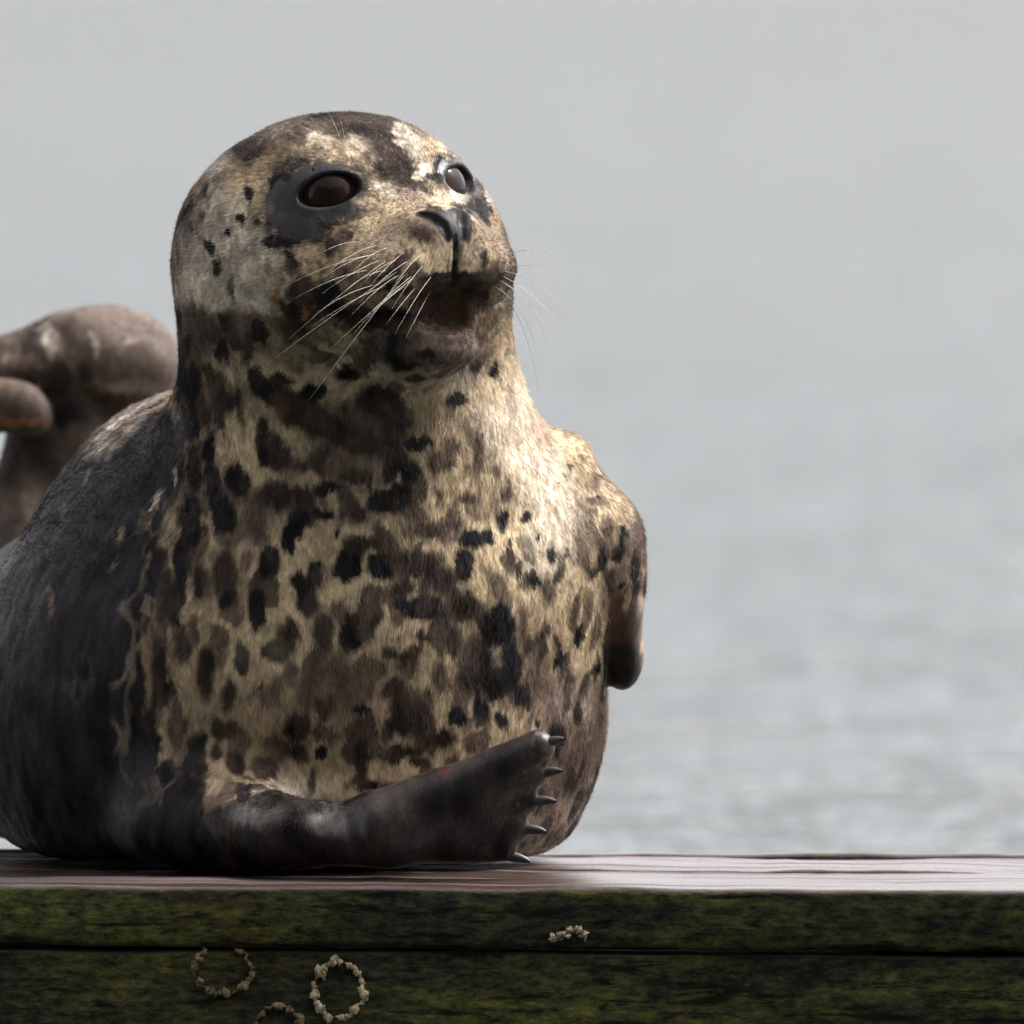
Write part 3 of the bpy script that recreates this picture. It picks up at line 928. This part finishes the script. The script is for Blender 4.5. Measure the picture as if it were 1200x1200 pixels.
    for i, (a, b, ra_, rb_) in enumerate(DIGITS):
        A_, B_ = W(*a), W(*b)
        d = (B_ - A_) / np.linalg.norm(B_ - A_)
        side = np.array([0.0, -0.5, -0.35])
        b0 = B_ + d * (rb_ * 0.55) + np.array([0, -0.0035, 0.0])
        pp = [b0 + d * (0.0135 * t) + side * (0.0075 * t * t) for t in np.linspace(-0.15, 1, 6)]
        vv, ff = tube(pp, [0.0028, 0.0034, 0.0034, 0.0030, 0.0023, 0.0010], 8)
        link('claw', mesh_from('claw', vv, ff), root, cm.mat)

    # whiskers
    wm = NT('whisker')
    wm.b.inputs['Base Color'].default_value = (0.46, 0.41, 0.33, 1)
    wm.b.inputs['Roughness'].default_value = 0.35
    dk = NT('whisker_dark')
    dk.b.inputs['Base Color'].default_value = (0.20, 0.18, 0.16, 1)
    dk.b.inputs['Roughness'].default_value = 0.35
    W_LEFT = []
    for row in range(4):
        for k in range(6):
            uu = 424 + 17 * k + 5 * row + random.uniform(-4, 4)
            vv_ = 286 + 15 * row + 2.5 * k + random.uniform(-3, 3)
            if uu > 512:
                continue
            an = math.radians(np.interp(uu, [424, 470, 512], [162, 142, 116]) + random.uniform(-5, 5))
            ln = random.uniform(48, 100)
            W_LEFT.append((uu, vv_, uu + ln * math.cos(an), vv_ + ln * math.sin(an)))
    W_LEFT += [(466, 318, 306, 432), (474, 322, 360, 472), (452, 306, 338, 398), (440, 298, 326, 340), (484, 326, 386, 410)]
    W_RIGHT = [(590, 312, 673, 336), (592, 318, 670, 378), (590, 324, 678, 424), (588, 330, 656, 430), (586, 336, 632, 472),
               (590, 306, 650, 300), (584, 328, 640, 404), (580, 336, 630, 420), (592, 300, 640, 306)]
    W_BROW = [(382, 165, 344, 145), (398, 162, 386, 134), (404, 164, 398, 138), (492, 160, 478, 138), (500, 164, 505, 146)]

    def surf_hit(uu, vv_):
        o = _M[:3, 3]
        d = W(uu, vv_, 0.0) - o
        d /= np.linalg.norm(d)
        t = np.float64(11.6)
        for _ in range(60):
            t += 0.8 * body_sdf((o + t * d)[None], True)[0]
        return o + t * d

    def whisker(a, b, yoff, sag, rad, mat):
        p0 = surf_hit(a[0], a[1])
        p2 = W(b[0], b[1], p0[1] + yoff)
        mid = (p0 + p2) / 2 + np.array(sag)
        tt = np.linspace(0, 1, 12)[:, None]
        pp = (1 - tt) ** 2 * p0 + 2 * tt * (1 - tt) * mid + tt ** 2 * p2
        vv, ff = tube(pp, rad * (1 - 0.85 * tt[:, 0] ** 1.3), 5)
        link('whisker', mesh_from('whisker', vv, ff), root, mat)

    for q in W_LEFT:
        whisker(q[:2], q[2:], -0.045 - 0.012 * random.random(), (0.002, -0.012, 0.004 + 0.004 * random.random()), 0.00014, wm.mat)
    for k, q in enumerate(W_RIGHT):
        whisker(q[:2], q[2:], -0.02 + 0.03 * random.random(), (0.008, 0.0, 0.011), 0.00020, dk.mat if k in (4, 6, 7) else wm.mat)
    for q in W_BROW:
        whisker(q[:2], q[2:], -0.012, (0.0, -0.006, 0.003), 0.00020, wm.mat)
    return root


build_seal()

# ------------------------------------------------------------------ water
def build_water():
    m = NT('water')
    m.b.inputs['Base Color'].default_value = (0.030, 0.048, 0.046, 1)
    m.b.inputs['Roughness'].default_value = 0.06
    m.b.inputs['IOR'].default_value = 1.333
    v1 = m.coords((1.0, 1.0, 1.0))
    a = m.noise(0.8, 2, 0.5, m.coords((1.0, 1.0, 1.0)))
    b = m.noise(2.6, 3, 0.55, m.coords((0.9, 1.0, 1.0), (0, 0, 0.15)), 0.3)
    c = m.noise(6.5, 3, 0.55, m.coords((0.9, 1.0, 1.0), (0, 0, -0.1)))
    s1 = m.n('Math', operation='MULTIPLY_ADD')
    m.l(a, s1.inputs[0]); s1.inputs[1].default_value = 0.20
    s2 = m.n('Math', operation='MULTIPLY_ADD')
    m.l(b, s2.inputs[0]); s2.inputs[1].default_value = 0.07
    m.l(s2.outputs[0], s1.inputs[2])
    s3 = m.n('Math', operation='MULTIPLY')
    m.l(c, s3.inputs[0]); s3.inputs[1].default_value = 0.12
    m.l(s3.outputs[0], s2.inputs[2])
    e = m.noise(0.22, 2, 0.5, m.coords((1, 1, 1)))
    s4 = m.n('Math', operation='MULTIPLY_ADD')
    m.l(e, s4.inputs[0]); s4.inputs[1].default_value = 0.35
    m.l(s1.outputs[0], s4.inputs[2])
    m.bump(s4.outputs[0], 0.7, 1.0)
    me = mesh_from('water', [(-3000, -200, WATER_Z), (3000, -200, WATER_Z), (3000, 4500, WATER_Z), (-3000, 4500, WATER_Z)], [(0, 1, 2, 3)])
    o = link('water', me, None, m.mat)
    o['kind'] = 'structure'
    o['label'] = 'pale rippled grey water'


WATER_Z = -0.135
build_water()


# ------------------------------------------------------------------ the dock
def build_dock():
    m = NT('wet_wood')
    vec = m.coords((1, 1, 1))
    grain = m.noise(30, 6, 0.65, m.coords((0.22, 1.6, 1.6)), 0.6)
    fine = m.noise(160, 4, 0.65, m.coords((0.35, 1.2, 1.2)))
    blot = m.noise(9, 4, 0.6, m.coords((0.7, 1, 1.6)), 0.3)
    speck = m.noise(170, 6, 0.75, m.coords((0.5, 1, 1.2)))
    topc = m.ramp(grain, [(0.25, (0.018, 0.011, 0.010)), (0.55, (0.045, 0.027, 0.023)), (0.8, (0.075, 0.050, 0.042))])
    big = m.noise(7, 3, 0.6, m.coords((0.55, 1, 2.2)), 0.4)
    patch = m.ramp(big, [(0.42, (0, 0, 0)), (0.55, (1, 1, 1))])
    dull = m.ramp(speck, [(0.40, (0.005, 0.006, 0.005)), (0.50, (0.015, 0.017, 0.010)), (0.62, (0.040, 0.042, 0.020))])
    moss = m.ramp(speck, [(0.38, (0.008, 0.010, 0.006)), (0.46, (0.036, 0.042, 0.013)), (0.55, (0.060, 0.066, 0.017)), (0.66, (0.115, 0.112, 0.034))])
    alg = m.mix(patch, dull, moss)
    brownish = m.ramp(blot, [(0.45, (1, 1, 1)), (0.68, (1.0, 0.80, 0.75))])
    alg = m.mix(1.0, alg, brownish, 'MULTIPLY')
    crack = m.ramp(m.noise(55, 6, 0.7, m.coords((0.22, 1, 1.8)), 0.2), [(0.38, (0.18, 0.18, 0.18)), (0.45, (1, 1, 1))])
    alg = m.mix(1.0, alg, crack, 'MULTIPLY')
    geo = m.n('NewGeometry')
    sx = m.n('SeparateXYZ')
    m.l(geo.outputs['Normal'], sx.inputs[0])
    up = m.n('MapRange')
    up.inputs['From Min'].default_value = 0.35
    up.inputs['From Max'].default_value = 0.75
    m.l(sx.outputs['Z'], up.inputs['Value'])
    m.l(m.mix(up.outputs['Result'], alg, topc), m.b.inputs['Base Color'])
    rg = m.ramp(m.noise(26, 5, 0.65, m.coords((0.05, 1.2, 1))), [(0.40, (0.08,) * 3), (0.52, (0.24,) * 3), (0.60, (0.80,) * 3)])
    m.l(m.mix(up.outputs['Result'], (0.62, 0.62, 0.62), rg), m.b.inputs['Roughness'])
    sp = m.n('MapRange')
    sp.inputs['To Min'].default_value = 0.10
    sp.inputs['To Max'].default_value = 0.50
    m.l(up.outputs['Result'], sp.inputs['Value'])
    m.l(sp.outputs['Result'], m.b.inputs['Specular IOR Level'])
    hh = m.n('Math', operation='ADD')
    m.l(grain, hh.inputs[0]); m.l(fine, hh.inputs[1])
    m.bump(hh.outputs[0], 0.45, 0.0025)

    root = link('wooden_dock', None)
    root.location = (0, 0.04, 0)
    root.rotation_euler = (0, 0, math.radians(-2.2))
    root['label'] = 'dark wet wooden dock with green algae and barnacle rings on its front face'
    root['category'] = 'dock'

    def board(name, y0, y1, z0, z1, x0, x1, r, seed, wob):
        """rounded board along x with worn, slightly wandering edges"""
        nx = 260
        prof = []
        for (cy, cz, a0) in ((y0 + r, z1 - r, 180), (y1 - r, z1 - r, 90), (y1 - r, z0 + r, 0), (y0 + r, z0 + r, 270)):
            for k in range(4):
                a = math.radians(a0 - 30 * k)
                prof.append((cy + r * math.cos(a), cz + r * math.sin(a)))
        ys_, zs_ = np.array(prof).T
        # extra rows on the broad faces
        n = len(prof)
        xs_ = np.linspace(x0, x1, nx)
        X, Yp = np.meshgrid(xs_, ys_, indexing='ij')
        _, Zp = np.meshgrid(xs_, zs_, indexing='ij')
        P = np.stack([X, Yp, Zp], -1).reshape(-1, 3)
        w = np.stack([0 * P[:, 0], fbm(P, (14, 14, 14), 4, seed), fbm(P, (12, 14, 14), 4, seed + 5)], 1) * wob
        P = P + w
        F = [(i * n + k, i * n + (k + 1) % n, (i + 1) * n + (k + 1) % n, (i + 1) * n + k) for i in range(nx - 1) for k in range(n)]
        me = mesh_from(name, P, F)
        link(name, me, root, m.mat)

    yb = [(-0.250, -0.148), (-0.143, 0.000), (0.005, 0.136), (0.147, 0.205), (0.219, 0.250)]
    for k, (a, b) in enumerate(yb):
        board('deck_board', a, b, -0.040, (-0.0005, -0.003, -0.002, -0.004, -0.003)[k], -1.6, 1.6, (0.0045, 0.004, 0.004, 0.004, 0.004)[k], 100 + 9 * k, 0.0015)
    board('side_beam', -0.245, -0.135, -0.235, -0.0425, -1.6, 1.6, 0.004, 150, 0.0012)
    board('side_beam', 0.130, 0.235, -0.235, -0.0435, -1.6, 1.6, 0.004, 170, 0.0012)

    # old barnacle rings on the front face
    bm = NT('barnacle_shell')
    q = bm.noise(240, 4, 0.65, bm.coords((1, 1, 1)))
    bm.l(bm.ramp(q, [(0.32, (0.10, 0.065, 0.03)), (0.5, (0.36, 0.28, 0.17)), (0.7, (0.56, 0.47, 0.33))]), bm.b.inputs['Base Color'])
    bm.b.inputs['Roughness'].default_value = 0.8
    om = NT('barnacle_shell_brown')
    q = om.noise(240, 4, 0.65, om.coords((1, 1, 1)))
    om.l(om.ramp(q, [(0.32, (0.03, 0.022, 0.012)), (0.5, (0.11, 0.075, 0.03)), (0.7, (0.26, 0.19, 0.09))]), om.b.inputs['Base Color'])
    om.b.inputs['Roughness'].default_value = 0.8
    Minv = np.array((Matrix.Translation(root.location) @ Matrix.Rotation(root.rotation_euler.z, 4, 'Z')).inverted())

    def ring(uc, vc, ru, rv, a0, a1, thick, mat, seed, face_y):
        rs = np.random.default_rng(seed)
        npt = max(16, int(abs(a1 - a0) / 3))
        sm = lambda w: np.convolve(rs.normal(0, 1, npt + w), np.ones(w) / math.sqrt(w), 'valid')[:npt]
        jr, jt = sm(5), sm(4)
        pts, rad = [], []
        for k in range(npt):
            a = math.radians(a0 + (a1 - a0) * k / (npt - 1))
            j = 1 + 0.055 * jr[k]
            p = W(uc + ru * j * math.cos(a), vc + rv * j * math.sin(a), -0.205)
            p = (Minv @ np.array([*p, 1]))[:3]
            p[1] = face_y
            pts.append(p)
            rad.append(thick * float(np.clip(0.95 + 0.55 * jt[k], 0.12, 2.2)))
        rad[0] *= 0.3; rad[-1] *= 0.3
        vv, ff = tube(pts, rad, 7)
        vv += rs.normal(0, thick * 0.22, vv.shape)
        link('barnacle_ring', mesh_from('barnacle_ring', vv, ff), root, mat)

    fy = -0.2465
    ring(397, 1161, 29, 32, -75, 95, 0.0019, bm.mat, 1, fy)
    ring(397, 1161, 29, 33, 100, 278, 0.0023, bm.mat, 2, fy)
    ring(260, 1137, 33, 30, -60, 70, 0.0017, om.mat, 3, fy)
    ring(260, 1137, 33, 28, 75, 235, 0.0019, om.mat, 4, fy)
    ring(325, 1202, 25, 24, 170, 375, 0.0018, om.mat, 5, fy)
    ring(674, 1102, 12, 14, 200, 360, 0.0024, bm.mat, 6, -0.2505)
    ring(655, 1100, 7, 4, 150, 330, 0.0022, bm.mat, 7, -0.2505)


build_dock()


# ------------------------------------------------------------------ unseen dark hill, added behind the camera to shade the seal's front
def build_shade_hill():
    m = NT('shade_hill')
    a = m.noise(0.25, 5, 0.65, m.coords((1, 1, 1)))
    m.l(m.ramp(a, [(0.35, (0.014, 0.014, 0.009)), (0.55, (0.030, 0.032, 0.020)), (0.7, (0.055, 0.050, 0.036))]), m.b.inputs['Base Color'])
    m.b.inputs['Roughness'].default_value = 0.9
    nr, na = 60, 160
    rr = np.linspace(24, 150, nr)
    aa = np.radians(np.linspace(-72, 72, na))            # from straight behind the camera; negative = towards -x
    R, T = np.meshgrid(rr, aa, indexing='ij')
    X = R * np.sin(T); Y = -14 - R * np.cos(T) * 1.0
    P = np.stack([X, Y, 0 * X], -1).reshape(-1, 3)
    H = 78 * sstep(20, 85, R.ravel()) - 1.5
    H = H * sstep(-72, -58, np.degrees(T.ravel())) * sstep(72, 58, np.degrees(T.ravel())) - 0.6
    H = H + np.where(R.ravel() > 26, 2.2 * fbm(P, 0.14, 4, 301) * np.clip(H / 8, 0, 1), 0)
    P[:, 2] = H
    F = [(i * na + k, (i + 1) * na + k, (i + 1) * na + k + 1, i * na + k + 1) for i in range(nr - 1) for k in range(na - 1)]
    o = link('shade_hill', mesh_from('shade_hill', P, F), None, m.mat)
    o['kind'] = 'structure'


build_shade_hill()
